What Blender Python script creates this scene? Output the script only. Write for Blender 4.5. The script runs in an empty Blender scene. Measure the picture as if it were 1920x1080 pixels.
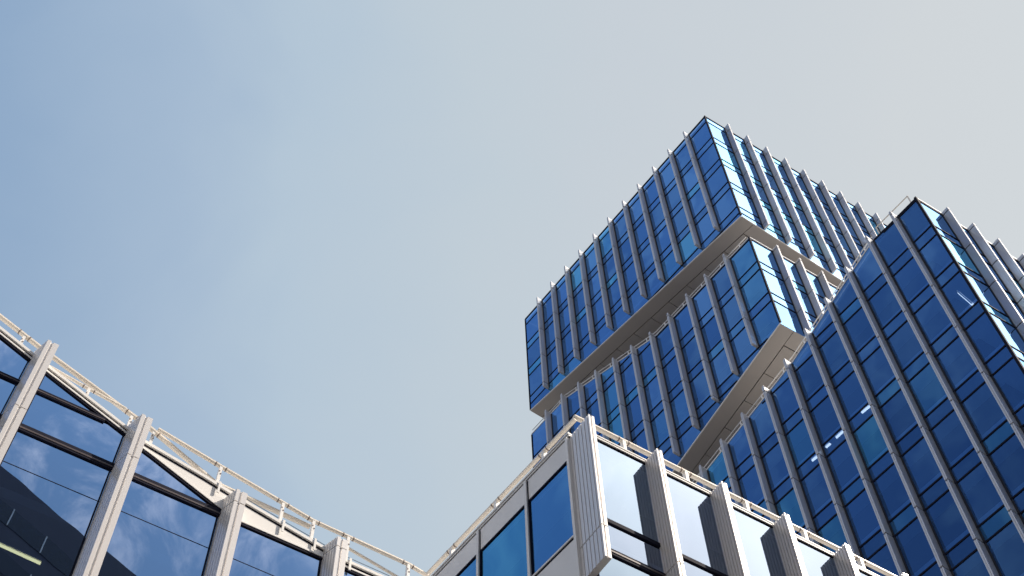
import bpy, math, random
from mathutils import Vector, Matrix
R = math.radians
random.seed(7)
sc = bpy.context.scene
COL = sc.collection

# ------------------------------------------------------------------ camera
F_PX = 2459.0
PITCH, ROLL = R(59.0019), R(-2.44226)
EYE = Vector((0.0, 0.0, 1.6))
cp, sp = math.cos(PITCH), math.sin(PITCH)
fw = Vector((0, cp, sp)); rt0 = Vector((1, 0, 0)); up0 = Vector((0, -sp, cp))
cr, sr = math.cos(ROLL), math.sin(ROLL)
rt = cr * rt0 + sr * up0
up = -sr * rt0 + cr * up0
cam_d = bpy.data.cameras.new('camera')
cam = bpy.data.objects.new('camera', cam_d)
COL.objects.link(cam)
cam_d.sensor_width = 36.0
cam_d.lens = 36.0 * F_PX / 1920.0
cam_d.clip_start, cam_d.clip_end = 0.1, 5000.0
cam.matrix_world = Matrix(((rt.x, up.x, -fw.x, EYE.x), (rt.y, up.y, -fw.y, EYE.y),
                           (rt.z, up.z, -fw.z, EYE.z), (0, 0, 0, 1)))
sc.camera = cam

# ------------------------------------------------------------------ light
SUN_AZ, SUN_EL = R(88.0), R(42.0)          # azimuth clockwise from +Y
sun_v = Vector((math.cos(SUN_EL) * math.sin(SUN_AZ), math.cos(SUN_EL) * math.cos(SUN_AZ), math.sin(SUN_EL)))
sl = bpy.data.lights.new('sun', 'SUN')
sl.energy, sl.angle, sl.color = 4.6, R(0.5), (1.0, 0.88, 0.74)
so = bpy.data.objects.new('sun', sl)
COL.objects.link(so)
so.location = (60, 0, 120)
so.rotation_euler = (-sun_v).to_track_quat('-Z', 'Y').to_euler()

sc.view_settings.view_transform = 'Standard'
sc.view_settings.look = 'None'
sc.view_settings.exposure = 0.35
sc.view_settings.gamma = 1.0

w = bpy.data.worlds.new('World')
sc.world = w
w.use_nodes = True
nt = w.node_tree
nt.nodes.clear()
N, L = nt.nodes.new, nt.links.new
out = N('ShaderNodeOutputWorld'); bg = N('ShaderNodeBackground')
L(bg.outputs[0], out.inputs[0])
sky = N('ShaderNodeTexSky')
sky.sky_type = 'NISHITA'
sky.sun_disc = False
sky.sun_elevation = SUN_EL
sky.sun_rotation = SUN_AZ
sky.air_density, sky.dust_density, sky.ozone_density = 1.0, 1.2, 1.5
SKY_STRENGTH = 0.15
bg.inputs['Strength'].default_value = SKY_STRENGTH
geo = N('ShaderNodeNewGeometry')
neg = N('ShaderNodeVectorMath'); neg.operation = 'SCALE'; neg.inputs['Scale'].default_value = -1.0
L(geo.outputs['Incoming'], neg.inputs[0])
def wmath(op, a, b=None, clamp=False):
    n = N('ShaderNodeMath'); n.operation = op; n.use_clamp = clamp
    for i, v in enumerate((a, b)):
        if v is None: continue
        if isinstance(v, (int, float)): n.inputs[i].default_value = v
        else: L(v, n.inputs[i])
    return n.outputs[0]
def wdot(v):
    n = N('ShaderNodeVectorMath'); n.operation = 'DOT_PRODUCT'
    L(neg.outputs[0], n.inputs[0]); n.inputs[1].default_value = v
    return n.outputs['Value']
def wmix(fac, a, b):
    n = N('ShaderNodeMix'); n.data_type = 'RGBA'; n.clamp_factor = True
    if isinstance(fac, float): n.inputs['Factor'].default_value = fac
    else: L(fac, n.inputs['Factor'])
    for s, v in (('A', a), ('B', b)):
        i = n.inputs[6 if s == 'A' else 7]
        if isinstance(v, tuple): i.default_value = (*v, 1)
        else: L(v, i)
    return n.outputs[2]
haze_v = Vector((math.cos(R(36)) * math.sin(R(64)), math.cos(R(36)) * math.cos(R(64)), math.sin(R(36))))
ang = wmath('ARCCOSINE', wmath('MINIMUM', wdot(haze_v), 0.99999))      # angle from the thickest haze, near the sun
# summer haze: whitest towards the sun, deepening to blue away from it
def lin(*c): return tuple(((v / 255 + .055) / 1.055) ** 2.4 if v > 10 else v / 255 / 12.92 for v in c)
k = 1.0 / SKY_STRENGTH / 2 ** 0.35
nz = N('ShaderNodeTexNoise'); nz.inputs['Scale'].default_value = 2.2; nz.inputs['Detail'].default_value = 4
L(neg.outputs[0], nz.inputs['Vector'])
an = wmath('ADD', wmath('DIVIDE', ang, math.pi), wmath('MULTIPLY', wmath('SUBTRACT', nz.outputs['Fac'], 0.5), 0.065))
nzb = N('ShaderNodeTexNoise'); nzb.inputs['Scale'].default_value = 7.0; nzb.inputs['Detail'].default_value = 5; nzb.inputs['Distortion'].default_value = 0.4
L(neg.outputs[0], nzb.inputs['Vector'])
an = wmath('ADD', an, wmath('MULTIPLY', wmath('SUBTRACT', nzb.outputs['Fac'], 0.5), 0.035))
ramp = N('ShaderNodeValToRGB'); L(an, ramp.inputs[0])
els = ramp.color_ramp.elements
stops = [(0, (232, 231, 228)), (20, (213, 218, 219)), (31, (211, 216, 218)), (41.5, (203, 211, 217)), (48.3, (197, 209, 217)), (57.4, (184, 202, 217)),
         (61.7, (169, 190, 212)), (67.6, (148, 174, 203)), (80, (116, 150, 195)), (95, (96, 132, 184)), (180, (120, 150, 190))]
els[0].position, els[0].color = 0, (*lin(*stops[0][1]), 1)
els[1].position, els[1].color = 1, (*lin(*stops[-1][1]), 1)
for d_, c_ in stops[1:-1]:
    e_ = els.new(d_ / 180); e_.color = (*lin(*c_), 1)
rs = N('ShaderNodeVectorMath'); rs.operation = 'SCALE'; L(ramp.outputs[0], rs.inputs[0]); rs.inputs['Scale'].default_value = k
col = wmix(0.93, sky.outputs[0], rs.outputs[0])
# the low sky is paler
sepz = N('ShaderNodeSeparateXYZ'); L(neg.outputs[0], sepz.inputs[0])
low = wmath('POWER', wmath('SUBTRACT', 1.0, sepz.outputs['Z'], True), 2.2)
col = wmix(wmath('MULTIPLY', low, 0.5), col, (0.62 * k, 0.66 * k, 0.72 * k))
# a bank of pale light added to the unseen low sky behind, brightening facades
fill_z = N('ShaderNodeMapRange'); fill_z.interpolation_type = 'SMOOTHSTEP'; L(sepz.outputs['Z'], fill_z.inputs['Value'])
fill_z.inputs['From Min'].default_value, fill_z.inputs['From Max'].default_value = 0.66, 0.42
fill_a = N('ShaderNodeMapRange'); fill_a.interpolation_type = 'SMOOTHSTEP'; L(wdot((0.66, -0.75, 0.0)), fill_a.inputs['Value'])
fill_a.inputs['From Min'].default_value, fill_a.inputs['From Max'].default_value = 0.15, 0.75
fill = wmath('MULTIPLY', fill_z.outputs[0], fill_a.outputs[0])
col = wmix(wmath('MULTIPLY', fill, 0.7), col, (0.75 * k, 0.75 * k, 0.77 * k))
fill_b = N('ShaderNodeMapRange'); fill_b.interpolation_type = 'SMOOTHSTEP'; L(wdot((-0.87, -0.49, 0.0)), fill_b.inputs['Value'])  # second unseen glow, added at left behind to lift fin sides and parapet
fill_b.inputs['From Min'].default_value, fill_b.inputs['From Max'].default_value = 0.2, 0.8
col = wmix(wmath('MULTIPLY', fill_z.outputs[0], fill_b.outputs[0]), col, (0.64 * k, 0.64 * k, 0.66 * k))
# small broken cloud in the part of the sky behind the viewer
cz = N('ShaderNodeTexNoise'); cz.inputs['Scale'].default_value = 15; cz.inputs['Detail'].default_value = 7
cz.inputs['Roughness'].default_value = 0.62; cz.inputs['Distortion'].default_value = 0.5
L(neg.outputs[0], cz.inputs['Vector'])
cl = N('ShaderNodeMapRange'); cl.interpolation_type = 'SMOOTHSTEP'
L(cz.outputs['Fac'], cl.inputs['Value'])
cl.inputs['From Min'].default_value, cl.inputs['From Max'].default_value = 0.42, 0.66
def sky_dir(az, el): return Vector((math.cos(R(el)) * math.sin(R(az)), math.cos(R(el)) * math.cos(R(az)), math.sin(R(el))))
reg = N('ShaderNodeMapRange'); reg.interpolation_type = 'SMOOTHSTEP'
L(wdot(sky_dir(133, 48)), reg.inputs['Value'])
reg.inputs['From Min'].default_value, reg.inputs['From Max'].default_value = math.cos(R(26)), math.cos(R(13))
col = wmix(wmath('MULTIPLY', reg.outputs[0], 0.9), col, (0.24 * k, 0.37 * k, 0.57 * k))
col = wmix(wmath('MULTIPLY', wmath('MULTIPLY', cl.outputs[0], reg.outputs[0]), 0.75), col, (1.0 * k, 0.92 * k, 0.98 * k))
# faint streaks of high cloud to the left, seen only mirrored in the tower
mc = N('ShaderNodeMapping'); L(neg.outputs[0], mc.inputs['Vector']); mc.inputs['Rotation'].default_value = (0.4, 0.9, 0.3); mc.inputs['Scale'].default_value = (3.0, 16.0, 5.0)
cz3 = N('ShaderNodeTexNoise'); cz3.inputs['Scale'].default_value = 1.6; cz3.inputs['Detail'].default_value = 6; L(mc.outputs[0], cz3.inputs['Vector'])
cl3 = N('ShaderNodeMapRange'); cl3.interpolation_type = 'SMOOTHSTEP'; L(cz3.outputs['Fac'], cl3.inputs['Value'])
cl3.inputs['From Min'].default_value, cl3.inputs['From Max'].default_value = 0.42, 0.68
reg3 = N('ShaderNodeMapRange'); reg3.interpolation_type = 'SMOOTHSTEP'; L(wdot(sky_dir(-100, 55)), reg3.inputs['Value'])
reg3.inputs['From Min'].default_value, reg3.inputs['From Max'].default_value = math.cos(R(27)), math.cos(R(10))
col = wmix(wmath('MULTIPLY', wmath('MULTIPLY', cl3.outputs[0], reg3.outputs[0]), 0.42), col, (0.45 * k, 0.62 * k, 0.80 * k))
# one brilliant sunlit cloud to the right, outside the picture; the right-hand facades mirror it
CLOUD = 3.3
t = wmath('DIVIDE', wmath('ARCCOSINE', wmath('MINIMUM', wdot(sky_dir(95, 54)), 0.99999)), R(14.0))
glow = wmath('EXPONENT', wmath('MULTIPLY', wmath('POWER', t, 4.0), -1.0))
cz2 = N('ShaderNodeTexNoise'); cz2.inputs['Scale'].default_value = 7; cz2.inputs['Detail'].default_value = 6
L(neg.outputs[0], cz2.inputs['Vector'])
glow = wmath('MULTIPLY', glow, wmath('ADD', wmath('MULTIPLY', cz2.outputs['Fac'], 1.0), 0.5))
gv = N('ShaderNodeVectorMath'); gv.operation = 'SCALE'
gv.inputs[0].default_value = (CLOUD * k, CLOUD * .93 * k, CLOUD * .84 * k); L(glow, gv.inputs['Scale'])
ad = N('ShaderNodeVectorMath'); ad.operation = 'ADD'
L(col, ad.inputs[0]); L(gv.outputs[0], ad.inputs[1])
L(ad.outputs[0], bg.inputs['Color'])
try:
    sc.cycles.max_bounces = 10; sc.cycles.glossy_bounces = 6; sc.cycles.diffuse_bounces = 5
    sc.cycles.transparent_max_bounces = 12
    sc.cycles.sample_clamp_indirect = 14.0
except Exception: pass

# ------------------------------------------------------------------ materials
def new_mat(name):
    m = bpy.data.materials.new(name); m.use_nodes = True
    return m, m.node_tree
def pbr(name, color, rough=0.5, metal=0.0, vary=0.06, scale=1.5, bump=0.0, bscale=60, streak=0.0):
    m, t = new_mat(name)
    b = t.nodes['Principled BSDF']
    b.inputs['Roughness'].default_value = rough; b.inputs['Metallic'].default_value = metal
    tc = t.nodes.new('ShaderNodeNewGeometry')
    mp = t.nodes.new('ShaderNodeMapping'); t.links.new(tc.outputs['Position'], mp.inputs['Vector'])
    if streak: mp.inputs['Scale'].default_value = (1, 1, streak)
    nz = t.nodes.new('ShaderNodeTexNoise'); nz.inputs['Scale'].default_value = scale; nz.inputs['Detail'].default_value = 6
    t.links.new(mp.outputs[0], nz.inputs['Vector'])
    oi = t.nodes.new('ShaderNodeObjectInfo')
    ml = t.nodes.new('ShaderNodeMath'); ml.operation = 'MULTIPLY_ADD'
    t.links.new(nz.outputs['Fac'], ml.inputs[0]); ml.inputs[1].default_value = vary * 2; ml.inputs[2].default_value = 1 - vary
    m2 = t.nodes.new('ShaderNodeMath'); m2.operation = 'MULTIPLY_ADD'
    t.links.new(oi.outputs['Random'], m2.inputs[0]); m2.inputs[1].default_value = vary; m2.inputs[2].default_value = 1 - vary / 2
    m3 = t.nodes.new('ShaderNodeMath'); m3.operation = 'MULTIPLY'
    t.links.new(ml.outputs[0], m3.inputs[0]); t.links.new(m2.outputs[0], m3.inputs[1])
    v = t.nodes.new('ShaderNodeVectorMath'); v.operation = 'SCALE'
    v.inputs[0].default_value = color; t.links.new(m3.outputs[0], v.inputs['Scale'])
    t.links.new(v.outputs[0], b.inputs['Base Color'])
    if bump:
        n2 = t.nodes.new('ShaderNodeTexNoise'); n2.inputs['Scale'].default_value = bscale
        t.links.new(tc.outputs['Position'], n2.inputs['Vector'])
        bp = t.nodes.new('ShaderNodeBump'); bp.inputs['Strength'].default_value = bump; bp.inputs['Distance'].default_value = 0.02
        t.links.new(n2.outputs['Fac'], bp.inputs['Height']); t.links.new(bp.outputs[0], b.inputs['Normal'])
    return m
def glass(name, tint, power, gain, through, wob=0.006, tintvar=0.12):
    """coated glazing: a tinted mirror that grows with the angle, the rest of the light goes through"""
    m, t = new_mat(name)
    t.nodes.clear()
    n, l = t.nodes.new, t.links.new
    o = n('ShaderNodeOutputMaterial'); mix = n('ShaderNodeMixShader')
    gl = n('ShaderNodeBsdfGlossy'); tr = n('ShaderNodeBsdfTransparent')
    gl.inputs['Roughness'].default_value = 0.0
    tr.inputs['Color'].default_value = (*through, 1)
    lw = n('ShaderNodeLayerWeight'); lw.inputs['Blend'].default_value = 0.5
    pw = n('ShaderNodeMath'); pw.operation = 'POWER'; l(lw.outputs['Facing'], pw.inputs[0]); pw.inputs[1].default_value = power
    ga = n('ShaderNodeMath'); ga.operation = 'MULTIPLY'; ga.use_clamp = True; l(pw.outputs[0], ga.inputs[0]); ga.inputs[1].default_value = gain
    l(ga.outputs[0], mix.inputs['Fac']); l(tr.outputs[0], mix.inputs[1]); l(gl.outputs[0], mix.inputs[2]); l(mix.outputs[0], o.inputs[0])
    g = n('ShaderNodeNewGeometry'); oi = n('ShaderNodeObjectInfo')
    wn = n('ShaderNodeTexWhiteNoise'); wn.noise_dimensions = '1D'; l(oi.outputs['Random'], wn.inputs['W'])
    s1 = n('ShaderNodeVectorMath'); s1.operation = 'SUBTRACT'; l(wn.outputs['Color'], s1.inputs[0]); s1.inputs[1].default_value = (.5, .5, .5)
    s2 = n('ShaderNodeVectorMath'); s2.operation = 'SCALE'; l(s1.outputs[0], s2.inputs[0]); s2.inputs['Scale'].default_value = wob * 2
    nz = n('ShaderNodeTexNoise'); nz.inputs['Scale'].default_value = 0.7; nz.inputs['Detail'].default_value = 1
    l(g.outputs['Position'], nz.inputs['Vector'])
    s3 = n('ShaderNodeVectorMath'); s3.operation = 'SUBTRACT'; l(nz.outputs['Color'], s3.inputs[0]); s3.inputs[1].default_value = (.5, .5, .5)
    s4 = n('ShaderNodeVectorMath'); s4.operation = 'SCALE'; l(s3.outputs[0], s4.inputs[0]); s4.inputs['Scale'].default_value = wob * 1.5
    a1 = n('ShaderNodeVectorMath'); a1.operation = 'ADD'; l(g.outputs['Normal'], a1.inputs[0]); l(s2.outputs[0], a1.inputs[1])
    a2 = n('ShaderNodeVectorMath'); a2.operation = 'ADD'; l(a1.outputs[0], a2.inputs[0]); l(s4.outputs[0], a2.inputs[1])
    nn = n('ShaderNodeVectorMath'); nn.operation = 'NORMALIZE'; l(a2.outputs[0], nn.inputs[0])
    l(nn.outputs[0], gl.inputs['Normal'])
    # coating differs a little from pane to pane, a few panes greener
    cr_ = n('ShaderNodeValToRGB'); l(oi.outputs['Random'], cr_.inputs[0])
    e = cr_.color_ramp.elements
    e[0].position = 0.0; e[0].color = tuple(c * (1 - tintvar) for c in tint) + (1,)
    e[1].position = 1.0; e[1].color = (tint[0] * (1 - tintvar * .3), tint[1] * (1 + tintvar * 1.7), tint[2] * (1 + tintvar * .35), 1)
    x = e.new(0.8); x.color = tuple(tint) + (1,)
    l(cr_.outputs[0], gl.inputs['Color'])
    return m
M = {}
M['glass_tower'] = glass('tower_glass', (0.34, 0.625, 1.08), 1.55, 1.25, (0.30, 0.50, 0.80), wob=0.02, tintvar=0.22)
M['glass_low'] = glass('low_wing_glass', (0.52, 0.71, 0.98), 0.95, 2.0, (0.45, 0.58, 0.75), wob=0.003, tintvar=0.03)
M['glass_front'] = glass('front_glass', (0.62, 0.73, 0.91), 1.1, 0.68, (0.14, 0.18, 0.27), wob=0.003, tintvar=0.03)
M['fin'] = pbr('anodised_fin', (0.66, 0.65, 0.66), 0.30, 0.3, 0.07, 0.8, 0.02, 90, streak=0.15)
M['fin_low'] = pbr('ribbed_fin', (0.74, 0.715, 0.70), 0.32, 0.25, 0.07, 0.8, 0.02, 120, streak=0.15)
M['joint_reflection'] = pbr('dark_joint_and_reflection', (0.015, 0.015, 0.022), 0.6)
M['frame'] = pbr('dark_frame', (0.010, 0.011, 0.025), 0.75, 0.0, 0.05)
M['frame'].node_tree.nodes['Principled BSDF'].inputs['Specular IOR Level'].default_value = 0.12
M['white'] = pbr('white_panel', (0.80, 0.79, 0.775), 0.45, 0.0, 0.07, 1.6, 0.03, 40, streak=0.3)
M['rail'] = pbr('cream_rail', (0.78, 0.72, 0.64), 0.42, 0.0, 0.06, 3.0, 0.04, 60)
M['soffit'] = pbr('soffit_panel', (0.48, 0.45, 0.435), 0.55, 0.0, 0.08, 0.5, 0.03, 30)
M['roof'] = pbr('roof_screed', (0.42, 0.41, 0.39), 0.8, 0.0, 0.12, 0.6)
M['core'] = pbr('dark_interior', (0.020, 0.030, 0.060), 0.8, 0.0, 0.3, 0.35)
M['slab'] = pbr('interior_ceiling', (0.34, 0.38, 0.44), 0.7, 0.0, 0.25, 0.4)
M['cable'] = pbr('steel_cable', (0.10, 0.13, 0.17), 0.4, 0.8)
M['trim_brown'] = pbr('bronze_trim', (0.07, 0.055, 0.06), 0.5, 0.2)
M['bolt'] = pbr('bolt', (0.24, 0.19, 0.17), 0.5, 0.3)
M['dark_clad'] = pbr('dark_cladding', (0.055, 0.053, 0.085), 0.5, 0.0, 0.15, 0.25)
M['dark_win'] = pbr('dark_strip_window', (0.008, 0.014, 0.04), 0.12, 0.0, 0.1)
M['paving'] = pbr('stone_paving', (0.15, 0.142, 0.13), 0.8, 0.0, 0.15, 0.8)
def emit(name, c, s):
    m, t = new_mat(name); t.nodes.clear()
    o = t.nodes.new('ShaderNodeOutputMaterial'); e = t.nodes.new('ShaderNodeEmission')
    e.inputs['Color'].default_value = (*c, 1); e.inputs['Strength'].default_value = s
    t.links.new(e.outputs[0], o.inputs[0]); return m
M['lamp_white'] = emit('lamp_white', (1.0, 0.80, 0.66), 2.2)
M['lamp_yellow'] = emit('lamp_yellow', (1.0, 0.83, 0.38), 2.6)

# ------------------------------------------------------------------ mesh helpers
A1, A2 = R(-39.012), R(55.828)
D1 = Vector((math.sin(A1), math.cos(A1), 0)); D2 = Vector((math.sin(A2), math.cos(A2), 0))
N1 = Vector((-math.cos(A1), math.sin(A1), 0)); N2 = Vector((math.cos(A2), -math.sin(A2), 0))
Z = Vector((0, 0, 1))
class MB:
    def __init__(s): s.v, s.f, s.mi = [], [], []
    def add(s, vs, fs, mi=0):
        o = len(s.v); s.v += [Vector(v) for v in vs]; s.f += [tuple(i + o for i in f) for f in fs]; s.mi += [mi] * len(fs)
    def hexa(s, b, t, mi=0):
        n = len(b)
        s.add(list(b) + list(t), [tuple(reversed(range(n))), tuple(range(n, 2 * n))] +
              [(i, (i + 1) % n, n + (i + 1) % n, n + i) for i in range(n)], mi)
    def beam(s, a, b, wd, ht, mi=0, sides=4):
        a, b = Vector(a), Vector(b); d = (b - a).normalized()
        x = d.cross(Z)
        x = Vector((1, 0, 0)) if x.length < 1e-4 else x.normalized()
        y = x.cross(d).normalized()
        ring = []
        for i in range(sides):
            an = 2 * math.pi * (i + .5) / sides
            q = 1 / math.cos(math.pi / sides)
            ring.append((math.cos(an) * q * wd / 2, math.sin(an) * q * ht / 2))
        s.hexa([a + x * u + y * v for u, v in ring], [b + x * u + y * v for u, v in ring], mi)
    def build(s, name, mats, parent=None, label=None):
        org = parent.location if parent else Vector((0, 0, 0))
        me = bpy.data.meshes.new(name)
        me.from_pydata([v - org for v in s.v], [], s.f)
        for m in (mats if isinstance(mats, (list, tuple)) else [mats]): me.materials.append(M[m])
        me.polygons.foreach_set('material_index', s.mi)
        me.update()
        o = bpy.data.objects.new(name, me); COL.objects.link(o)
        if parent:
            while parent.parent and parent.get('_lvl', 0) >= 2: parent = parent.parent
            o.parent = parent
        if label: o['label'] = label
        return o
def recenter(o, p):
    """put a part's origin at world point p (children of an unrotated Empty)"""
    off = Vector(p) - (o.parent.location if o.parent else Vector())
    o.data.transform(Matrix.Translation(-off)); o.location = off
def thing(name, loc, label, cat, group=None):
    o = bpy.data.objects.new(name, None); COL.objects.link(o); o.location = loc; o.empty_display_size = 2
    o['label'] = label; o['category'] = cat
    if group: o['group'] = group
    return o
def tag(o, label, cat, group=None):
    o['label'] = label; o['category'] = cat
    if group: o['group'] = group
    return o
def lerp_poly(pl):
    def f(s):
        if s <= pl[0][0]: a, b = pl[0], pl[1]
        elif s >= pl[-1][0]: a, b = pl[-2], pl[-1]
        else:
            for a, b in zip(pl, pl[1:]):
                if a[0] <= s <= b[0]: break
        return a[1] + (b[1] - a[1]) * (s - a[0]) / (b[0] - a[0])
    return f
class Face:
    """a vertical facade: s runs along it, z up, p out of it"""
    def __init__(s, P, d, n): s.P, s.d, s.n = Vector((P[0], P[1], 0)), d, n
    def at(s, a, z, p=0.0): return s.P + s.d * a + s.n * p + Z * z
    def box(s, mb, a0, a1, z0, z1, p0, p1, mi=0):
        f = lambda v, a: v(a) if callable(v) else v
        b = [s.at(a0, f(z0, a0), p0), s.at(a1, f(z0, a1), p0), s.at(a1, f(z0, a1), p1), s.at(a0, f(z0, a0), p1)]
        t = [s.at(a0, f(z1, a0), p0), s.at(a1, f(z1, a1), p0), s.at(a1, f(z1, a1), p1), s.at(a0, f(z1, a0), p1)]
        mb.hexa(b, t, mi)
def pix(X):
    v = Vector(X) - EYE
    zc = v.dot(fw)
    if zc <= 0: return (-9999, -9999)
    return 960 + F_PX * v.dot(rt) / zc, 540 - F_PX * v.dot(up) / zc
def clip(poly, fn):
    res = []
    for i in range(len(poly)):
        a, b = poly[i], poly[(i + 1) % len(poly)]
        fa, fb = fn(a), fn(b)
        if fa >= 0: res.append(a)
        if (fa >= 0) != (fb >= 0):
            t = fa / (fa - fb); res.append((a[0] + (b[0] - a[0]) * t, a[1] + (b[1] - a[1]) * t))
    return res
def area(p): return abs(sum(p[i][0] * p[(i + 1) % len(p)][1] - p[(i + 1) % len(p)][0] * p[i][1] for i in range(len(p)))) / 2
def glaze(face, root, edges, rows, top, bot, mat, hidden=lambda x, y: False):
    """rows = [(z0, z1, name)]; panes cut by the sloping top and bottom edges"""
    rest = {}
    for a0, a1 in zip(edges, edges[1:]):
        for z0, z1, nm in rows:
            poly = [(a0, z0), (a1, z0), (a1, z1), (a0, z1)]
            tl = (top(a0 + .01), top(a1 - .01)); bl = (bot(a0 + .01), bot(a1 - .01))
            g = lambda q, v: v[0] + (v[1] - v[0]) * (q[0] - a0) / (a1 - a0)
            poly = clip(poly, lambda q: g(q, tl) - q[1])
            if len(poly) > 2: poly = clip(poly, lambda q: q[1] - g(q, bl))
            if len(poly) < 3 or area(poly) < 0.03: continue
            vs = [face.at(a, z) for a, z in poly]
            fc = tuple(range(len(vs)))
            if (vs[1] - vs[0]).cross(vs[2] - vs[0]).dot(face.n) < 0: fc = fc[::-1]
            c = sum(vs, Vector()) / len(vs); x, y = pix(c)
            seen = any(-5 < q[0] < 1925 and -5 < q[1] < 1085 and not hidden(*q) for q in map(pix, vs + [c]))
            if seen:
                mb = MB(); mb.add(vs, [fc]); o = mb.build(nm, mat, root); recenter(o, c)
            else:
                rest.setdefault(nm, MB()).add(vs, [fc])
    for nm, mb in rest.items():
        o = mb.build(nm, mat, root); o['kind'] = 'stuff'
def fin(face, root, a, z0, z1, t, seams, mat, p0=-.02, p1=.5, ribs=5, rd=.022, lip=.25, slant=0.0, name='fin', gap=.05):
    """vertical sun fin: ribbed side towards low s, joints at each storey, a taller lip on its front edge"""
    prof = []
    q0, q1 = p0, p1 - .05
    stp = (q1 - q0) / ribs
    sl = lambda p: a - slant * (p1 - p) / (p1 - p0)
    for i in range(ribs):
        b = q0 + i * stp
        for u, dd in ((0, 0), (.80, 0), (.82, rd), (.985, rd)):
            prof.append((sl(b + u * stp) + dd, b + u * stp))
    prof += [(sl(q1), q1), (sl(p1) , p1)]
    if t > .2:                                                     # broad front with a groove in it
        prof += [(a + .09, p1), (a + .105, p1 - .05), (a + .145, p1 - .05), (a + .16, p1 - .015), (a + t, p1 - .015)]
    elif t > .12:
        prof += [(a + .05, p1), (a + .06, p1 - .03), (a + .09, p1 - .03), (a + .10, p1), (a + t, p1)]
    else: prof += [(a + t, p1)]
    prof.append((a + t, p0))
    mb = MB()
    zs = [z1] + sorted([s for s in seams if z0 + .15 < s < z1 - .15], reverse=True) + [z0]
    for i, (hi, lo) in enumerate(zip(zs, zs[1:])):
        h = hi - (0.0 if i == 0 else gap); l_ = lo + (0.0 if i == len(zs) - 2 else gap)
        mb.hexa([face.at(s, l_, p) for s, p in prof], [face.at(s, h, p) for s, p in prof])
    if len(zs) > 2:
        face.box(mb, a + rd + .012, a + t - .012, z0 + .1, z1 - .1, p0 + .03, p1 - .08, 1)
    if gap > .03: face.box(mb, a - .11, a + t + .03, z0 + .02, min(z1 - .2, z1), .004, .03, 1)  # dark plate standing in for the fin's dark reflection in the glass
    if lip: face.box(mb, a + .003, a + t * .8, z1 - .01, z1 + lip, p1 - .045, p1 - .004, 0)
    o = mb.build(name, [mat, 'joint_reflection'], root)
    recenter(o, face.at(a, z0, 0))
    return o
def strips(face, root, name, mat, pl, th, p0, p1, up=True, step=None):
    """a band of constant height that follows a sloping edge"""
    mb = MB()
    for (sa, za), (sb, zb) in zip(pl, pl[1:]):
        f = lerp_poly([(sa, za), (sb, zb)])
        if up: face.box(mb, sa, sb, f, lambda s: f(s) + th, p0, p1)
        else: face.box(mb, sa, sb, lambda s: f(s) - th, f, p0, p1)
    return mb.build(name, mat, root)
def transoms(face, root, zs, a0, a1, top, bot, h=.09, pr=.035):
    n = 40
    for z in zs:
        ok = [a0 + (a1 - a0) * i / n for i in range(n + 1)]
        ok = [s for s in ok if bot(s) + .1 < z < top(s) - .1]
        if len(ok) < 3: continue
        mb = MB(); face.box(mb, min(ok), max(ok), z - h, z, -.03, pr)
        mb.build('transom', 'frame', root)
def railing(face, root, pl, h, p, posts, r=.03, rails=2, mat='white'):
    mb = MB()
    for k in range(rails):
        hh = h * (1 - k * .45)
        for (sa, za), (sb, zb) in zip(pl, pl[1:]):
            mb.beam(face.at(sa, za + hh, p), face.at(sb, zb + hh, p), r * 2, r * 2, 0, 6)
    o = mb.build('railing', mat, root)
    f = lerp_poly(pl)
    for s in posts:
        m2 = MB(); m2.beam(face.at(s, f(s) - .2, p), face.at(s, f(s) + h + .03, p), r * 2.2, r * 2.2)
        q = m2.build('post', mat, root)
        q.parent = o
        q.matrix_parent_inverse = Matrix()
    return o
def prism(mb, fp, zt, zb, mi=0):
    mb.hexa([Vector((p.x, p.y, zb(p) if callable(zb) else zb)) for p in fp],
            [Vector((p.x, p.y, zt(p) if callable(zt) else zt)) for p in fp], mi)

# ------------------------------------------------------------------ ground
g = MB(); S = 2500
g.add([(-S, -S, 0), (S, -S, 0), (S, S, 0), (-S, S, 0)], [(0, 1, 2, 3)])
go = g.build('ground', 'paving'); go['kind'] = 'structure'

# ================================================================== the stepped tower
CA = Vector((16.50278, 44.22102, 0))            # corner shared by the two upper blocks
SC = -11.228                                    # the front block reaches this much nearer along the same plane
CC = CA + D1 * SC
LEN1, LEN2 = 24.5, 20.0
FA1, FA2 = Face(CA, D1, N1), Face(CA, D2, N2)
FC2 = Face(CC, D2, N2)
def ab(p):                                      # plan coordinates (along D1, along D2) from CA
    q = p - CA; det = D1.x * D2.y - D2.x * D1.y
    return (q.x * D2.y - q.y * D2.x) / det, (D1.x * q.y - D1.y * q.x) / det
def quad(a0, a1, b0, b1): return [CA + D1 * a0 + D2 * b0, CA + D1 * a1 + D2 * b0, CA + D1 * a1 + D2 * b1, CA + D1 * a0 + D2 * b1]
def rows_for(u_list, zmin):
    r = []
    for i, u in enumerate(u_list):
        r.append((u - 1.0, u, 'spandrel_panel'))
        nx = u_list[i + 1] if i + 1 < len(u_list) else zmin
        r.append((nx, u - 1.0, 'window'))
    return r
edges1 = [0] + [2.0 * k + 2.05 for k in range(11)] + [LEN1]
edges2 = [0] + [2.0 * k + 2.03 for k in range(9)] + [LEN2]

# what hides what in the photograph (only decides which panes become parts of their own)
def line_y(pts):
    f = lerp_poly(pts); return f
c_roof_px = line_y([(1311, 880), (1475, 680), (1590, 505), (1717, 371), (1920, 690)])
d_roof_px = line_y([(800, 1080), (1107, 775), (1700, 1080)])
def hid_A(x, y): return y > c_roof_px(x) + 6 if x > 1311 else False
def hid_C(x, y): return y > d_roof_px(x) + 8 if x < 1700 else False
def hid_B(x, y): return hid_A(x, y) or hid_C(x, y)

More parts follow.
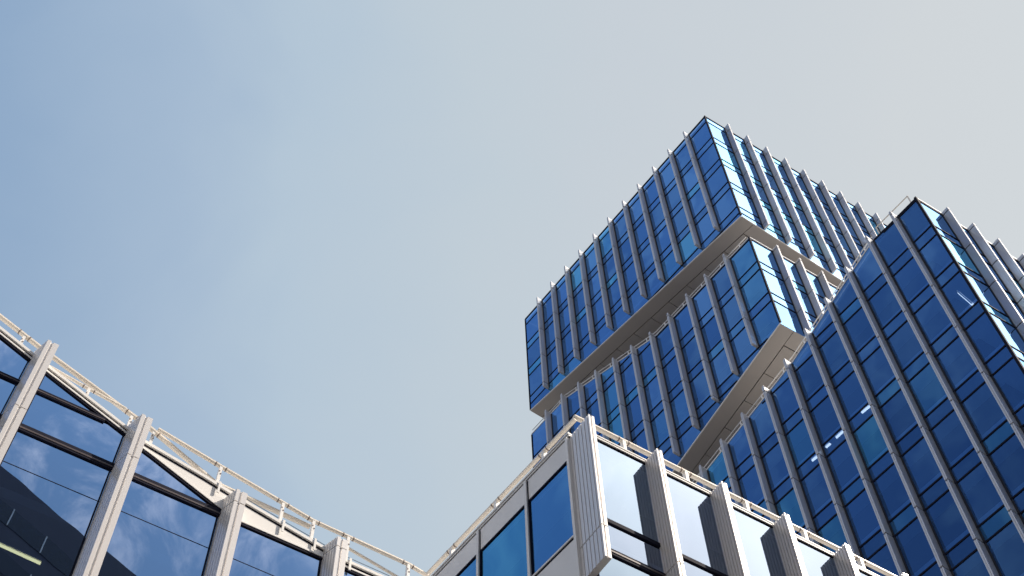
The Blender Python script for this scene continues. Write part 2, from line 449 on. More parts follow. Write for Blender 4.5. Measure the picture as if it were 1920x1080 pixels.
# ---- upper block
def zA(p): a, b = ab(p); return 83.72 + .1535 * a - .139 * b
topA = lambda s: 101.36
botA1, botA2 = (lambda s: 83.72 + .1535 * s), (lambda s: 83.72 - .139 * s)
U_A = [101.4 - 4 * k for k in range(6)]
ta = thing('tower_block', CA + Z * 84, 'topmost block of the blue glass tower, overhanging the block below it', 'building')
rowsA = rows_for(U_A, 79)
glaze(FA1, ta, edges1, rowsA, topA, botA1, 'glass_tower', hid_A)
glaze(FA2, ta, edges2, rowsA, topA, botA2, 'glass_tower', hid_A)
seamA = [u - 1.0 for u in U_A]
for k in range(11): fin(FA1, ta, 2.05 + 2 * k, botA1(2.05 + 2 * k) + .75, 101.42, .17, seamA, 'fin', lip=.1)
for k in range(9): fin(FA2, ta, 2.03 + 2 * k, botA2(2.03 + 2 * k) + .35, 101.46, .14, seamA, 'fin', lip=0)
for fc, ln, bt in ((FA1, LEN1, botA1), (FA2, LEN2, botA2)):
    transoms(fc, ta, [z for u in U_A for z in (u - .0, u - 1.0) if z < 101.2], .02, ln, topA, bt)
mb = MB(); FA1.box(mb, .02, LEN1, 101.26, 101.38, -.05, .05); mb.build('roof_trim', 'frame', ta)
mb = MB(); FA2.box(mb, .02, LEN2, 101.27, 101.385, -.05, .05); mb.build('roof_trim', 'frame', ta)
mb = MB(); c = CA + N1 * .05 + N2 * .05
mb.hexa([Vector((v.x, v.y, 83.9)) for v in (CA + N1 * .06 + N2 * .06, CA + D2 * .07 + N2 * .06, CA - N1 * .03 - N2 * .03, CA + D1 * .07 + N1 * .06)],
        [Vector((v.x, v.y, 101.42)) for v in (CA + N1 * .06 + N2 * .06, CA + D2 * .07 + N2 * .06, CA - N1 * .03 - N2 * .03, CA + D1 * .07 + N1 * .06)])
mb.build('corner_post', 'frame', ta)
mb = MB(); FA1.box(mb, LEN1 - .03, LEN1 + .05, botA1(LEN1) + .1, 101.3, -.1, .05); mb.build('corner_post', 'frame', ta)
def soffit(root, a0, a1, b0, b1, zf, lblname='soffit', border=1.05, pitch=2.0):
    """tilted underside of thin panels: a border course, then panels with open joints"""
    mb = MB(); gp = .045
    th = .12
    def panel(x0, x1, y0, y1):
        fp = [CA + D1 * x0 + D2 * y0, CA + D1 * x1 + D2 * y0, CA + D1 * x1 + D2 * y1, CA + D1 * x0 + D2 * y1]
        prism(mb, fp, lambda p: zf(p) + th, zf)
    xs = [a0] + [a0 + border + pitch * k for k in range(40) if a0 + border + pitch * k < a1 - border] + [a1 - border, a1]
    ys = [b0] + [b0 + border + pitch * k for k in range(40) if b0 + border + pitch * k < b1 - border] + [b1 - border, b1]
    # border strips run the whole side
    panel(a0, a1, b0, b0 + border - gp); panel(a0, a0 + border - gp, b0 + border, b1)
    panel(a1 - border + gp, a1, b0 + border, b1); panel(a0 + border, a1 - border, b1 - border + gp, b1)
    for x0, x1 in zip(xs[1:-2], xs[2:-1]):
        panel(x0 + gp * .5, x1 - gp * .5, b0 + border + gp * .5, b0 + 3.6)
    for y0, y1 in zip(ys[1:-2], ys[2:-1]):
        if y1 > b0 + 3.6: panel(a0 + border + gp * .5, a0 + 3.6, max(y0, b0 + 3.6) + gp * .5, y1 - gp * .5)
    panel(a0 + 3.6 + gp, a1 - border, b0 + 3.6 + gp, b1 - border)
    prism(mb, quad(a0 + .05, a1 - .05, b0 + .05, b1 - .05), lambda p: zf(p) + th + .16, lambda p: zf(p) + th - .02, 1)
    o = mb.build(lblname, ['soffit', 'joint_reflection'], root)
    return o
soffit(ta, 0.02, LEN1, 0.02, LEN2, lambda p: zA(p) - .02)
strips(FA1, ta, 'edge_trim', 'white', [(.0, botA1(0)), (LEN1, botA1(LEN1))], .09, -.06, .035)
strips(FA2, ta, 'edge_trim', 'white', [(.05, botA2(.05)), (LEN2, botA2(LEN2))], .08, -.06, .03)
mb = MB(); prism(mb, quad(1.8, LEN1 - .7, 1.8, LEN2 - .7), 100.9, lambda p: zA(p) + .4); mb.build('interior_core', 'core', ta)
for u in U_A:
    mb = MB(); lo = lambda p: max(u + .1, zA(p) + .32)
    if u > 101: prism(mb, quad(.15, LEN1 - .15, .15, LEN2 - .15), 101.2, 101.0); mb.build('roof_slab', 'roof', ta); continue
    prism(mb, quad(.15, LEN1 - .15, .15, LEN2 - .15), lambda p: max(u + .45, zA(p) + .42), lo); mb.build('floor_slab', 'slab', ta)
mb = MB()
q = quad(0, LEN1, 0, LEN2)
for i, j in ((1, 2), (2, 3)):
    mb.add([Vector((q[i].x, q[i].y, zA(q[i]))), Vector((q[j].x, q[j].y, zA(q[j]))), Vector((q[j].x, q[j].y, 101.3)), Vector((q[i].x, q[i].y, 101.3))], [(0, 1, 2, 3)])
mb.build('rear_wall', 'frame', ta)

# ---- middle block
plBtop = [(0, 80.56), (10.0, 80.56), (20.3, 84.36), (LEN1, 84.36)]
topB1 = lerp_poly(plBtop); topB2 = lambda s: 80.62
botB1 = lambda s: 69.58 - .323 * s
botB2 = lambda s: 69.56
def zBt(p): return topB1(ab(p)[0])
def zBb(p): return botB1(ab(p)[0])
tb = thing('tower_block', CA + Z * 69, 'middle block of the blue glass tower, between the overhanging top block and the front wing', 'building')
U_B = [85.45 - 4 * k for k in range(8)]
rowsB = rows_for(U_B, 53)
glaze(FA1, tb, edges1, rowsB, topB1, botB1, 'glass_tower', hid_B)
glaze(FA2, tb, edges2, rowsB, topB2, botB2, 'glass_tower', hid_A)
seamB = [u - 1.0 for u in U_B]
for k in range(11):
    s = 2.05 + 2 * k
    fin(FA1, tb, s, botB1(s) + .55, topB1(s) + .12, .17, seamB, 'fin', lip=.1)
for k in range(4): fin(FA2, tb, 2.03 + 2 * k, botB2(0) + .4, 80.74, .14, seamB, 'fin', lip=0)
transoms(FA1, tb, [z for u in U_B for z in (u, u - 1.0)], .02, LEN1, topB1, botB1)
transoms(FA2, tb, [z for u in U_B for z in (u, u - 1.0)], .02, LEN2, topB2, botB2)
strips(FA1, tb, 'coping', 'white', plBtop, .10, -.3, .03)
strips(FA2, tb, 'coping', 'white', [(.05, 80.62), (LEN2, 80.62)], .10, -.3, .03)
strips(FA1, tb, 'edge_trim', 'white', [(0, botB1(0)), (LEN1, botB1(LEN1))], .09, -.06, .035)
mb = MB()
for zz in ((69.7, 80.6),):
    pts = (CA + N1 * .06 + N2 * .06, CA + D2 * .07 + N2 * .06, CA - N1 * .03 - N2 * .03, CA + D1 * .07 + N1 * .06)
    mb.hexa([Vector((v.x, v.y, zz[0])) for v in pts], [Vector((v.x, v.y, zz[1])) for v in pts])
mb.build('corner_post', 'frame', tb)
mb = MB(); FA1.box(mb, LEN1 - .03, LEN1 + .05, botB1(LEN1), 84.3, -.1, .05); mb.build('corner_post', 'frame', tb)
soffit(tb, .02, LEN1, .02, LEN2, lambda p: zBb(p) - .02)
mb = MB(); prism(mb, quad(1.8, LEN1 - .7, 1.8, LEN2 - .7), lambda p: zBt(p) - .6, lambda p: zBb(p) + .4); mb.build('interior_core', 'core', tb)
for u in U_B[1:]:
    mb = MB(); prism(mb, quad(.15, LEN1 - .15, .15, LEN2 - .15), lambda p: min(max(u + .45, zBb(p) + .42), zBt(p) - .12), lambda p: min(max(u + .1, zBb(p) + .32), zBt(p) - .32))
    mb.build('floor_slab', 'slab', tb)
mb = MB()
for a0, a1 in ((.2, 10), (10, 20.3), (20.3, LEN1 - .1)): prism(mb, quad(a0, a1, .2, LEN2 - .1), lambda p: zBt(p) - .05, lambda p: zBt(p) - .3)
mb.build('roof_slab', 'roof', tb)
mb = MB(); prism(mb, quad(4, LEN1 - 3, 4.2, LEN2 - 2), lambda p: zA(p) + .2, lambda p: zBt(p) - .2); mb.build('recessed_storey', 'dark_clad', tb)
mb = MB()
for i, j in ((1, 2), (2, 3)):
    mb.add([Vector((q[i].x, q[i].y, zBb(q[i]))), Vector((q[j].x, q[j].y, zBb(q[j]))), Vector((q[j].x, q[j].y, zBt(q[j]))), Vector((q[i].x, q[i].y, zBt(q[i])))], [(0, 1, 2, 3)])
mb.build('rear_wall', 'frame', tb)
railing(FA1, tb, [(.3, 80.66), (10, 80.66), (20.3, 84.46), (LEN1, 84.46)], .5, -.08, [1.0 + 2 * k for k in range(12)], .03, 1)

# ---- front block / right wing
plC = [(SC, 68.84), (-7.77, 68.80), (-5.82, 68.02), (0.07, 65.50), (2.06, 65.02), (8.15, 63.60), (LEN1, 59.7)]
topC1 = lerp_poly(plC); topC2 = lambda s: 68.9
zero = lambda s: 0.0
tcb = thing('tower_block', CC.copy(), 'large front wing of the blue glass tower at the right, with a sloping roof edge', 'building')
U_C = [69.68 - 4.03 * k for k in range(17)]
edgesC = [SC] + [SC + 1.5 + 2.0 * k for k in range(17)] + [LEN1]
edgesC = [e for e in edgesC if e <= LEN1]
rowsC = rows_for(U_C, 0.3)
glaze(FA1, tcb, edgesC, rowsC, topC1, zero, 'glass_tower', hid_C)
glaze(FC2, tcb, edges2, rowsC, topC2, zero, 'glass_tower')
seamC = [u - 1.0 for u in U_C]
for k in range(10):
    s = SC + 1.5 + 2 * k
    fin(FA1, tcb, s, 3.0, topC1(s) + .12, .17, seamC, 'fin', lip=.08)
for k in range(8): fin(FC2, tcb, 2.03 + 2 * k, 3.0, 69.0, .14, seamC, 'fin', lip=0)
transoms(FA1, tcb, [z for u in U_C for z in (u, u - 1.0)], SC, LEN1, topC1, zero)
transoms(FC2, tcb, [z for u in U_C for z in (u, u - 1.0)], .02, LEN2, topC2, zero)
strips(FA1, tcb, 'coping', 'white', plC[1:], .10, -.3, .03)
mb = MB(); FA1.box(mb, SC, -7.77, 68.72, 68.86, -.3, .03); mb.build('roof_trim', 'frame', tcb)
mb = MB(); FC2.box(mb, .05, LEN2, 68.86, 69.0, -.3, .03); mb.build('coping', 'white', tcb)
mb = MB()
pts = (CC + N1 * .06 + N2 * .06, CC + D2 * .09 + N2 * .06, CC - N1 * .03 - N2 * .03, CC + D1 * .09 + N1 * .06)
mb.hexa([Vector((v.x, v.y, .5)) for v in pts], [Vector((v.x, v.y, 68.92)) for v in pts]); mb.build('corner_post', 'frame', tcb)
def zC(p): return topC1(ab(p)[0])
CI = SC + 1.8
mb = MB()
for a0, a1 in ((CI, -7.77), (-7.77, 0.07), (0.07, 8.15), (8.15, LEN1 - .7)):
    prism(mb, quad(a0, a1, 1.8, LEN2 - .7), lambda p: zC(p) - .5, 0.0)
mb.build('interior_core', 'core', tcb)
for u in U_C[1:]:
    brk = [SC + .15, -7.77, 0.07, 8.15, LEN1 - .15]
    mb = MB()
    for a0, a1 in zip(brk, brk[1:]):
        if max(topC1(a0), topC1(a1)) < u: continue
        prism(mb, quad(a0, a1, .15, LEN2 - .15), lambda p: min(u + .45, zC(p) - .12), lambda p: min(u + .1, zC(p) - .3))
    if mb.v: mb.build('floor_slab', 'slab', tcb)
mb = MB()
brk = [SC + .1, -7.77, 0.07, 8.15, LEN1 - .1]
for a0, a1 in zip(brk, brk[1:]): prism(mb, quad(a0, a1, .2, LEN2 - .1), lambda p: zC(p) - .04, lambda p: zC(p) - .28)
mb.build('roof_slab', 'roof', tcb)
mb = MB(); prism(mb, quad(4, LEN1 - 3, 4.2, LEN2 - 2), lambda p: zBb(p) + .2, lambda p: zC(p) - .2); mb.build('recessed_storey', 'dark_clad', tcb)
qc = quad(SC, LEN1, 0, LEN2)
mb = MB()
for i, j in ((1, 2), (2, 3)):
    mb.add([Vector((qc[i].x, qc[i].y, 0)), Vector((qc[j].x, qc[j].y, 0)), Vector((qc[j].x, qc[j].y, zC(qc[j]))), Vector((qc[i].x, qc[i].y, zC(qc[i])))], [(0, 1, 2, 3)])
mb.build('rear_wall', 'frame', tcb)
railing(FA1, tcb, [(-7.77, 68.9), (-5.82, 68.12), (0.07, 65.6), (2.06, 65.12), (8.15, 63.7), (12, 62.8)], .5, -.08, [-7 + 2 * k for k in range(9)], .03, 1)
railing(FA1, tcb, [(SC + .35, 68.9), (-8.2, 68.9)], .95, -.12, [SC + .4, -8.25], .028, 1, 'rail')
railing(FC2, tcb, [(.2, 69.0), (LEN2, 69.0)], .20, -.1, [1.0 + 2 * k for k in range(9)], .02, 1, 'cable')

# ================================================================== low wing with the white parapet
KD = Vector((1.45296, 19.46495, 0))
FD1, FD2 = Face(KD, D1, N1), Face(KD, D2, N2)
EL = 6.48                                      # where the left wing meets it
LD2 = 18.0
td = thing('low_wing', KD.copy(), 'low building with white parapet and ribbed corner fin in front of the tower', 'building')
lvl = lambda z: (lambda s: z)
# left-hand facade
d1e = [.42, 2.05, 4.05, 6.05, EL + 1.5]
glaze(FD1, td, d1e, [(23.72, 26.4, 'window'), (19.2, 22.4, 'window'), (15.2, 18.4, 'window'), (11.2, 14.4, 'window'), (7.2, 10.4, 'window'), (.6, 6.4, 'window')], lvl(28), zero, 'glass_tower')
for a0, a1 in zip(d1e, d1e[1:]):
    mb = MB(); FD1.box(mb, a0 + .03, a1 - .03, 26.44, 27.19, -.2, .02)
    o = mb.build('parapet_panel', 'white', td)
    mb = MB(); FD1.box(mb, a0 + .03, a1 - .03, 22.45, 23.66, -.2, .02)
    o = mb.build('spandrel_panel', 'white', td)
mb = MB()
for zb, zt in ((18.4, 19.2), (14.4, 15.2), (10.4, 11.2), (6.4, 7.2), (0, .6)): FD1.box(mb, .42, EL + 1.5, zb, zt, -.2, .02)
mb.build('lower_spandrel', 'white', td)
for a in (2.05, 4.05, 6.05):
    mb = MB(); FD1.box(mb, a - .045, a + .045, 0.1, 27.18, -.15, .075); mb.build('mullion', 'white', td)
    mb = MB(); FD1.box(mb, a - .075, a - .046, 0.1, 27.16, -.15, .035); mb.build('gasket', 'frame', td)
mb = MB(); FD1.box(mb, .34, .42, .1, 27.2, -.1, .08); mb.build('mullion', 'white', td)
mb = MB(); FD1.box(mb, .43, EL + 1.5, 26.38, 26.43, -.1, .03); mb.build('transom', 'frame', td)
mb = MB(); FD1.box(mb, .43, EL + 1.5, 23.67, 23.715, -.1, .03); mb.build('transom', 'frame', td)
mb = MB(); FD1.box(mb, .43, EL + 1.5, 23.72, 23.77, -.1, .05); mb.build('sill', 'white', td)
mb = MB(); FD1.box(mb, .3, EL + 1.5, 27.195, 27.235, -.2, .01); FD1.box(mb, .3, EL + 1.5, 27.275, 27.305, -.2, .02); mb.build('coping_groove', 'frame', td)
mb = MB(); FD1.box(mb, .3, EL + 1.5, 27.235, 27.275, -.5, .04); FD1.box(mb, .3, EL + 1.5, 27.305, 27.36, -.5, .06); mb.build('coping', 'white', td)
# right-hand facade
d2e = [.17] + [2.0 * k + .02 for k in range(1, 9)] + [LD2]
glaze(FD2, td, d2e, [(24.2, 27.1, 'window'), (23.2, 24.1, 'spandrel_panel'), (20.1, 23.04, 'window'), (16.2, 20.1, 'window'), (12.2, 16.2, 'window'), (8.2, 12.2, 'window'), (4.2, 8.2, 'window'), (.4, 4.2, 'window')], lvl(28), zero, 'glass_front')
for z, h in ((24.22, .12), (23.22, .19), (20.2, .12), (16.2, .12), (12.2, .1), (8.2, .1), (4.2, .1)):
    mb = MB(); FD2.box(mb, .18, LD2, z - h, z, -.04, .045)
    if h > .15: FD2.box(mb, .18, LD2, z - h * .62, z - h * .38, .046, .06, 1)
    mb.build('transom', ['frame', 'trim_brown'], td)
for k in range(9):
    if k == 0: fin(FD2, td, -.02, 22.25, 27.22, .17, [23.25], 'fin_low', p0=-.36, gap=.018, ribs=6, rd=.045, lip=.0, name='corner_fin')
    else: fin(FD2, td, 2.0 * k - .0, 1.0, 27.22, .17, [23.2, 19.2, 15.2, 11.2, 7.2], 'fin_low', gap=.018, rd=.045, lip=.0)
mb = MB(); FD2.box(mb, .15, LD2, 27.11, 27.15, -.2, .02); FD2.box(mb, .15, LD2, 27.19, 27.225, -.2, .03); mb.build('coping_groove', 'frame', td)
mb = MB(); FD2.box(mb, .15, LD2, 27.15, 27.19, -.5, .05); FD2.box(mb, .15, LD2, 27.225, 27.265, -.5, .06); mb.build('coping', 'white', td)
# rails
def big_rail(face, root, segs, posts, wd, ht, zfun=None, p=-.4, base=None, knuckle=True):
    mb = MB()
    for (sa, za), (sb, zb) in zip(segs, segs[1:]): mb.beam(face.at(sa, za, p), face.at(sb, zb, p), wd, ht, 0, 8)
    o = mb.build('railing', 'rail', root)
    f = lerp_poly(segs)
    for s in posts:
        m2 = MB(); zb = base(s) if callable(base) else base
        face.box(m2, s - .05, s + .05, zb, f(s) - ht * .3, p - .06, p + .06)
        face.box(m2, s - .13, s + .13, zb, zb + .03, p - .12, p + .12)
        for u in (-.03, .03): face.box(m2, s + u - .012, s + u + .012, zb + .2, zb + .235, p + .06, p + .075, 1)
        q = m2.build('post', ['white', 'bolt'], root)
        q.parent = o; q.matrix_parent_inverse = Matrix()
        if knuckle:
            for u in (-.16, .14):
                m3 = MB()
                a, b = face.at(s + u, f(s + u), p), face.at(s + u + .035, f(s + u + .035), p)
                m3.beam(a, b, wd * 1.12, ht * 1.12, 0, 8)
                q = m3.build('collar', 'bolt', root); q.parent = o; q.matrix_parent_inverse = Matrix()
    return o
big_rail(FD1, td, [(.36, 28.24), (EL + .5, 28.24)], [1.66, 3.70, 5.70], .12, .12, p=-.3, base=27.35)
big_rail(FD2, td, [(.24, 28.33), (LD2, 28.33)], [1.74 + 1.97 * k for k in range(8)], .13, .115, p=-.4, base=27.26)
# body
def qd(a0, a1, b0, b1): return [KD + D1 * a0 + D2 * b0, KD + D1 * a1 + D2 * b0, KD + D1 * a1 + D2 * b1, KD + D1 * a0 + D2 * b1]
mb = MB(); prism(mb, qd(1.2, 13, 1.2, LD2 - .5), 26.8, 0); mb.build('interior_core', 'core', td)
mb = MB(); prism(mb, qd(.25, 14, .25, LD2), 27.2, 26.95); mb.build('roof_slab', 'roof', td)
for z in (23.4, 19.4, 15.4, 11.4, 7.4): 
    mb = MB(); prism(mb, qd(.2, 13.5, .2, LD2 - .2), z + .3, z); mb.build('floor_slab', 'slab', td)
mb = MB(); qq = qd(0, 14, 0, LD2)
for i, j in ((1, 2), (2, 3)):
    mb.add([qq[i], qq[j], qq[j] + Z * 27.2, qq[i] + Z * 27.2], [(0, 1, 2, 3)])
mb.build('rear_wall', 'white', td)

# ================================================================== left wing
PE = KD + D1 * EL
FE = Face(PE, D2, N2)
SL = -30.0
te = thing('left_wing', PE - D2 * 8, 'glass wing at lower left with white fins and a sloping white parapet', 'building')
roofE = [(SL, 36.7), (-12.46, 29.62), (-11.0, 29.05), (-8.7, 28.12), (-8.22, 27.98), (-6.5, 27.68), (-5.4, 27.44), (-3.95, 27.17), (-2.97, 27.0), (-2.4, 26.90), (0, 26.88)]
headE = [(SL, 36.45), (-12.39, 29.41), (-11.0, 28.83), (-8.7, 27.92), (-8.22, 27.67), (-7.86, 27.54), (-6.04, 26.81), (-5.42, 26.60), (0, 26.60)]
rE, hE = lerp_poly(roofE), lerp_poly(headE)
fE = [-11.35 - 2.84 * k for k in range(6, 0, -1)] + [-11.35, -8.52, -5.70, -2.85]
glE = [SL] + [s + .12 for s in fE] + [0]
rowsE = [(36.2, 40.2, 'window'), (32.2, 36.2, 'window')] + [(28.14, 32.1, 'window'), (26.75, 28.05, 'window'), (21.5, 26.55, 'window'), (18.2, 21.35, 'window'), (14.75, 18.05, 'window'), (10.7, 14.65, 'window'), (6.7, 10.65, 'window'), (.5, 6.6, 'window')]
glaze(FE, te, glE, rowsE, hE, zero, 'glass_low')
for z, h in ((36.2, .15), (32.2, .15), (28.20, .15), (26.78, .23), (21.5, .15), (18.2, .15), (14.75, .15), (10.7, .15), (6.7, .15)):
    for a0, a1 in zip(glE, glE[1:]):
        n = [a0 + (a1 - a0) * i / 60 for i in range(61)]
        n = [s for s in n if hE(s) > z - h * .5]
        if len(n) < 2 or (a0 < -17 and z < 26): continue
        mb = MB(); FE.box(mb, min(n) + .01, max(n) - .01, z - h, z, -.04, .05)
        FE.box(mb, min(n) + .01, max(n) - .01, z - h * .72, z - h * .5, .051, .062, 1)
        mb.build('transom', ['frame', 'trim_brown'], te)
mb = MB(); FE.box(mb, -12, 0, 25.40, 25.415, -.01, .008); mb.build('gasket', 'frame', te)
for s in fE:
    b = s
    fin(FE, te, b, 1.0, {-11.35: 29.53, -8.52: 28.38, -5.70: 27.22, -2.85: 27.12}.get(b, rE(b) + .4), .30, [26.78, 21.5, 18.2, 14.75, 10.7], 'fin_low', gap=.016, ribs=5, rd=.05, lip=.0, slant=.16)
    mb = MB(); FE.box(mb, s + .30, s + .335, 1, hE(s + .33) - .02, -.02, .04); FE.box(mb, s - .2, s - .165, 1, hE(s - .18) - .02, -.02, .03)
    mb.build('gasket', 'frame', te)
def band(pl0, pl1, name, mat, p0, p1):
    """the strip between two sloping lines"""
    f0, f1 = lerp_poly(pl0), lerp_poly(pl1)
    ss = sorted(set([a for a, _ in pl0] + [a for a, _ in pl1]))
    mb = MB()
    for a, b in zip(ss, ss[1:]):
        if f1(a) - f0(a) < .004 and f1(b) - f0(b) < .004: continue
        FE.box(mb, a, b, lambda s: f0(s), lambda s: max(f1(s), f0(s) + .002), p0, p1)
    return mb.build(name, mat, te)
sh = lambda pl, d: [(a, z + d) for a, z in pl]
band(sh(headE, .0), sh(headE, .075), 'head_gasket', 'frame', -.1, .04)
band(sh(headE, .075), sh(headE, .13), 'head_trim', 'white', -.1, .06)
pan_top = [(a, max(rE(a) - .13, hE(a) + .131)) for a in sorted(set(q[0] for q in roofE + headE))]
band(sh(headE, .131), pan_top, 'parapet_panel', 'white', -.12, .03)
band([(a, z) for a, z in pan_top], [(a, z + .075) for a, z in pan_top], 'coping_groove', 'frame', -.12, .027)
band([(a, z + .075) for a, z in pan_top], [(a, z + .17) for a, z in pan_top], 'coping', 'white', -.5, .08)
# double roof rail with posts and cables
def rail_line(pts, p, wd, ht):
    mb = MB()
    for (sa, za), (sb, zb) in zip(pts, pts[1:]): mb.beam(FE.at(sa, za, p), FE.at(sb, zb, p), wd, ht, 0, 8)
    o = mb.build('roof_rail', 'rail', te)
    return o
R1 = [(-22, 34.3), (-12.74, 30.80), (-11.48, 30.30), (-8.80, 29.36), (-8.08, 29.12), (-6.03, 28.17), (-3.30, 28.10)]
R2 = [(-11.6, 29.60), (-9.89, 29.34), (-8.85, 29.22)]
R3 = [(-7.9, 29.0), (-6.06, 28.66), (-4.11, 28.32), (-3.30, 28.17), (-.40, 28.12), (0.2, 28.0)]
R4 = [(-2.30, 28.0), (-.45, 27.68)]
rl1 = rail_line(R1, -.42, .135, .125); rl2 = rail_line(R2, -.25, .09, .085); rl3 = rail_line(R3, -.25, .115, .11); rl4 = rail_line(R4, -.45, .08, .08)
for par, pl, p, ss in ((rl2, R2, -.25, (-9.89,)), (rl1, R1, -.42, (-11.9, -8.62, -7.95)), (rl3, R3, -.25, (-6.05, -4.2, -3.28, -2.25, -.42))):
    f = lerp_poly(pl)
    for s in ss:
        m2 = MB(); zb = rE(s) - (.35 if s > -7 else .02)
        FE.box(m2, s - .04, s + .04, rE(s) - .1, f(s) - .03, p - .05, p + .05)
        if s > -7: FE.box(m2, s - .03, s + .03, rE(s) - .32, rE(s) + .1, .085, .11)
        for u, v in ((-.025, .25), (.025, .34)): FE.box(m2, s + u - .015, s + u + .015, f(s) - v, f(s) - v + .035, p + .05, p + .065, 1)
        q_ = m2.build('post', ['white', 'bolt'], te); q_.parent = par; q_.matrix_parent_inverse = Matrix()
        for u in (-.17, .13):
            m3 = MB(); m3.beam(FE.at(s + u, f(s + u), p), FE.at(s + u + .03, f(s + u + .03), p), .128 if par is rl3 else (.148 if par is rl1 else .10), .122 if par is rl3 else (.138 if par is rl1 else .095), 0, 8)
            q_ = m3.build('collar', 'bolt', te); q_.parent = par; q_.matrix_parent_inverse = Matrix()
for dz in (.30, .62):
    mb = MB()
    ss = [-14 + i * .7 for i in range(21)]
    for a, b in zip(ss, ss[1:]):
        if dz > .5 and b < -5.5: continue
        mb.beam(FE.at(a, rE(a) + dz, -.35), FE.at(min(b, 0), rE(min(b, 0)) + dz, -.35), .018, .018, 0, 6)
    mb.build('cable', 'cable', te)
# body
def qe(a0, a1, p0, p1): return [PE + D2 * a0 + N2 * p0, PE + D2 * a1 + N2 * p0, PE + D2 * a1 + N2 * p1, PE + D2 * a0 + N2 * p1]
def se(p): return (p - PE).dot(D2)
mb = MB()
for a0, a1 in zip([-29.5, -12.46, -8.7, -5.4], [-12.46, -8.7, -5.4, -.3]):
    prism(mb, qe(a0, a1, -9.5, -3.0), lambda p: hE(se(p)) - .5, 0)
mb.build('interior_core', 'core', te)
mb = MB()
for a0, a1 in zip([-29.8, -12.46, -8.7, -5.4], [-12.46, -8.7, -5.4, -.02]): prism(mb, qe(a0, a1, -10, -.15), lambda p: rE(se(p)) - .12, lambda p: rE(se(p)) - .22)
mb.build('roof_slab', 'roof', te)
for z in (28.0, 24.6, 19.4, 15.4, 11.4, 7.4):
    mb = MB()
    for a0, a1 in zip([-29.8, -12.46, -8.7, -5.4], [-12.46, -8.7, -5.4, -.2]):
        prism(mb, qe(a0, a1, -9.8, -.25), lambda p: min(z + .3, rE(se(p)) - .3), lambda p: min(z, rE(se(p)) - .5))
    mb.build('floor_slab', 'slab', te)
mb = MB(); qq = qe(SL, 0, -10, 0)
for i, j in ((0, 3), (0, 1)):
    mb.add([qq[i], qq[j], qq[j] + Z * (rE(se(qq[j])) - .2), qq[i] + Z * (rE(se(qq[i])) - .2)], [(0, 1, 2, 3)])
mb.build('rear_wall', 'white', te)

# ================================================================== lamps seen through the glass
def ray(x, y): return ((x - 960) / F_PX * rt - (y - 540) / F_PX * up + fw).normalized()
def onto(face, x, y, p):
    d = ray(x, y); o = face.P + face.n * p
    return EYE + d * ((o - EYE).dot(face.n) / d.dot(face.n))
def lamp(face, p0, p1, dep, wd, mat, label, group=None, body=None):
    a, b = onto(face, *p0, dep), onto(face, *p1, dep)
    mid = (a + b) / 2
    t_ = thing('ceiling_light', mid, label, 'light', group)
    mb = MB(); mb.beam(a, b, wd, wd * .8, 0, 8); mb.build('tube', mat, t_)
    mb = MB(); u = Z * wd * .75
    mb.beam(a + u, b + u, wd * 1.5, wd * .5); mb.build('housing', 'white', t_)
    return t_
CLg = 'ceiling lights behind the glass of the right wing'
lamp(FA1, (1523, 864), (1534, 855), -.11, .12, 'lamp_white', 'lowest of the lit ceiling strips in a slanting row behind the right wing glass', CLg)
lamp(FA1, (1549, 839), (1557, 832), -.11, .12, 'lamp_white', 'shortest lit ceiling strip, second lowest in the slanting row behind the right wing glass', CLg)
lamp(FA1, (1568, 821), (1581, 809), -.11, .12, 'lamp_white', 'lit ceiling strip second from the top of the slanting row behind the right wing glass', CLg)
lamp(FA1, (1616, 774), (1632, 761), -.11, .12, 'lamp_white', 'topmost lit ceiling strip of the slanting row behind the right wing glass', CLg)
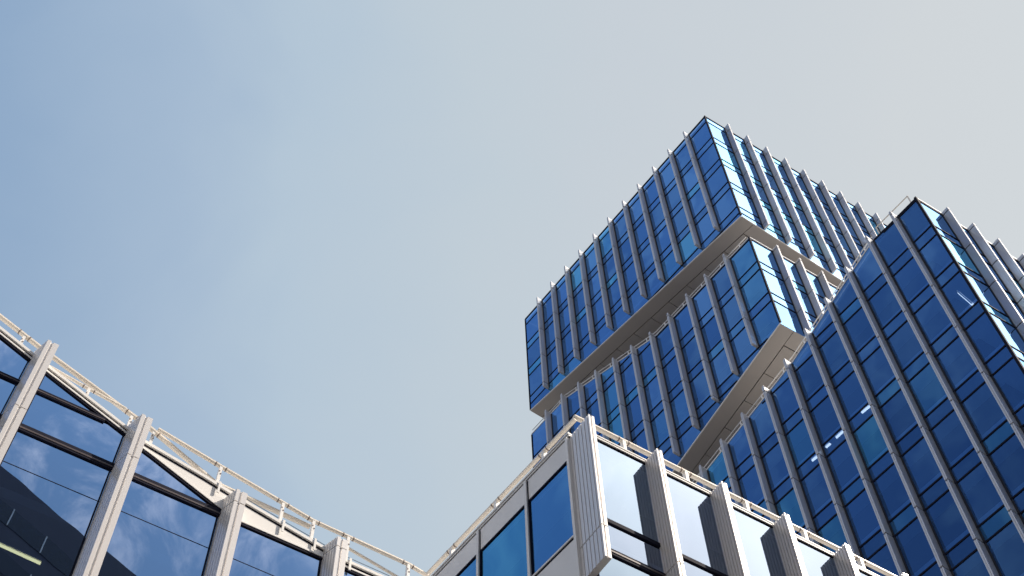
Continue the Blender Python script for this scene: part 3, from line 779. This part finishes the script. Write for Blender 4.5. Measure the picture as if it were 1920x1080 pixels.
a, b = onto(FA1, 1797, 547, -.5), onto(FA1, 1826, 570, -.5)
lamp(FA1, (1798, 549), (1826, 573), -.12, .16, 'lamp_white', 'long pale ceiling strip near the upper corner of the right wing', CLg)
lamp(FE, (-60, 995), (76, 1057), -.6, .065, 'lamp_yellow', 'glowing yellow tube light behind the glass at the lower left corner', None)

# ================================================================== dark building mirrored in the left wing's glass
p_l, p_r = (0, 868), (250, 1079)
def mirror_hit(x, y, dist):
    h = onto(FE, x, y, 0); d = ray(x, y); r = d - 2 * d.dot(N2) * N2
    rh = math.hypot(r.x, r.y)
    return h + r * (dist / rh)
P0 = mirror_hit(*p_l, 46)
azf = R(75.6); df = Vector((math.sin(azf), math.cos(azf), 0)); nf = Vector((-df.y, df.x, 0))
if nf.dot(PE - P0) < 0: nf = -nf
# second ray cut with the facade plane gives the slope of its roof edge
h = onto(FE, *p_r, 0); d = ray(*p_r); r = d - 2 * d.dot(N2) * N2
P1 = h + r * ((P0 - h).dot(nf) / r.dot(nf))
s1 = (P1 - P0).dot(df)
FO = Face(P0, df, nf)
roofO = lerp_poly([(0, P0.z), (s1, P1.z)])
O0, O1 = sorted((-22 if s1 > 0 else 22, s1 + (14 if s1 > 0 else -14)))
to = thing('office_building', FO.at((O0 + O1) / 2, 0), 'dark office building with strip windows, mirrored in the lower left glass', 'building')
mb = MB()
FO.box(mb, O0, O1, 0, roofO, -14, 0); mb.build('wall', 'dark_clad', to)
for k in range(6):
    zt = lambda s: roofO(s) - 2.6 - 3.6 * k
    mb = MB(); FO.box(mb, O0 + .5, O1 - .5, lambda s: zt(s) - 1.6, zt, -.05, .04); wn = mb.build('window', 'dark_win', to)
    n = int((O1 - O0 - 1) / 3)
    for i in range(1, n):
        s = O0 + .5 + 3 * i
        if k > 2: continue
        m2 = MB(); FO.box(m2, s - .04, s + .04, zt(s) - 1.6, zt(s), .04, .12); q_ = m2.build('mullion', 'white', to)
        q_.parent = wn; q_.matrix_parent_inverse = Matrix()
print('OFFICE', P0, P1, s1)
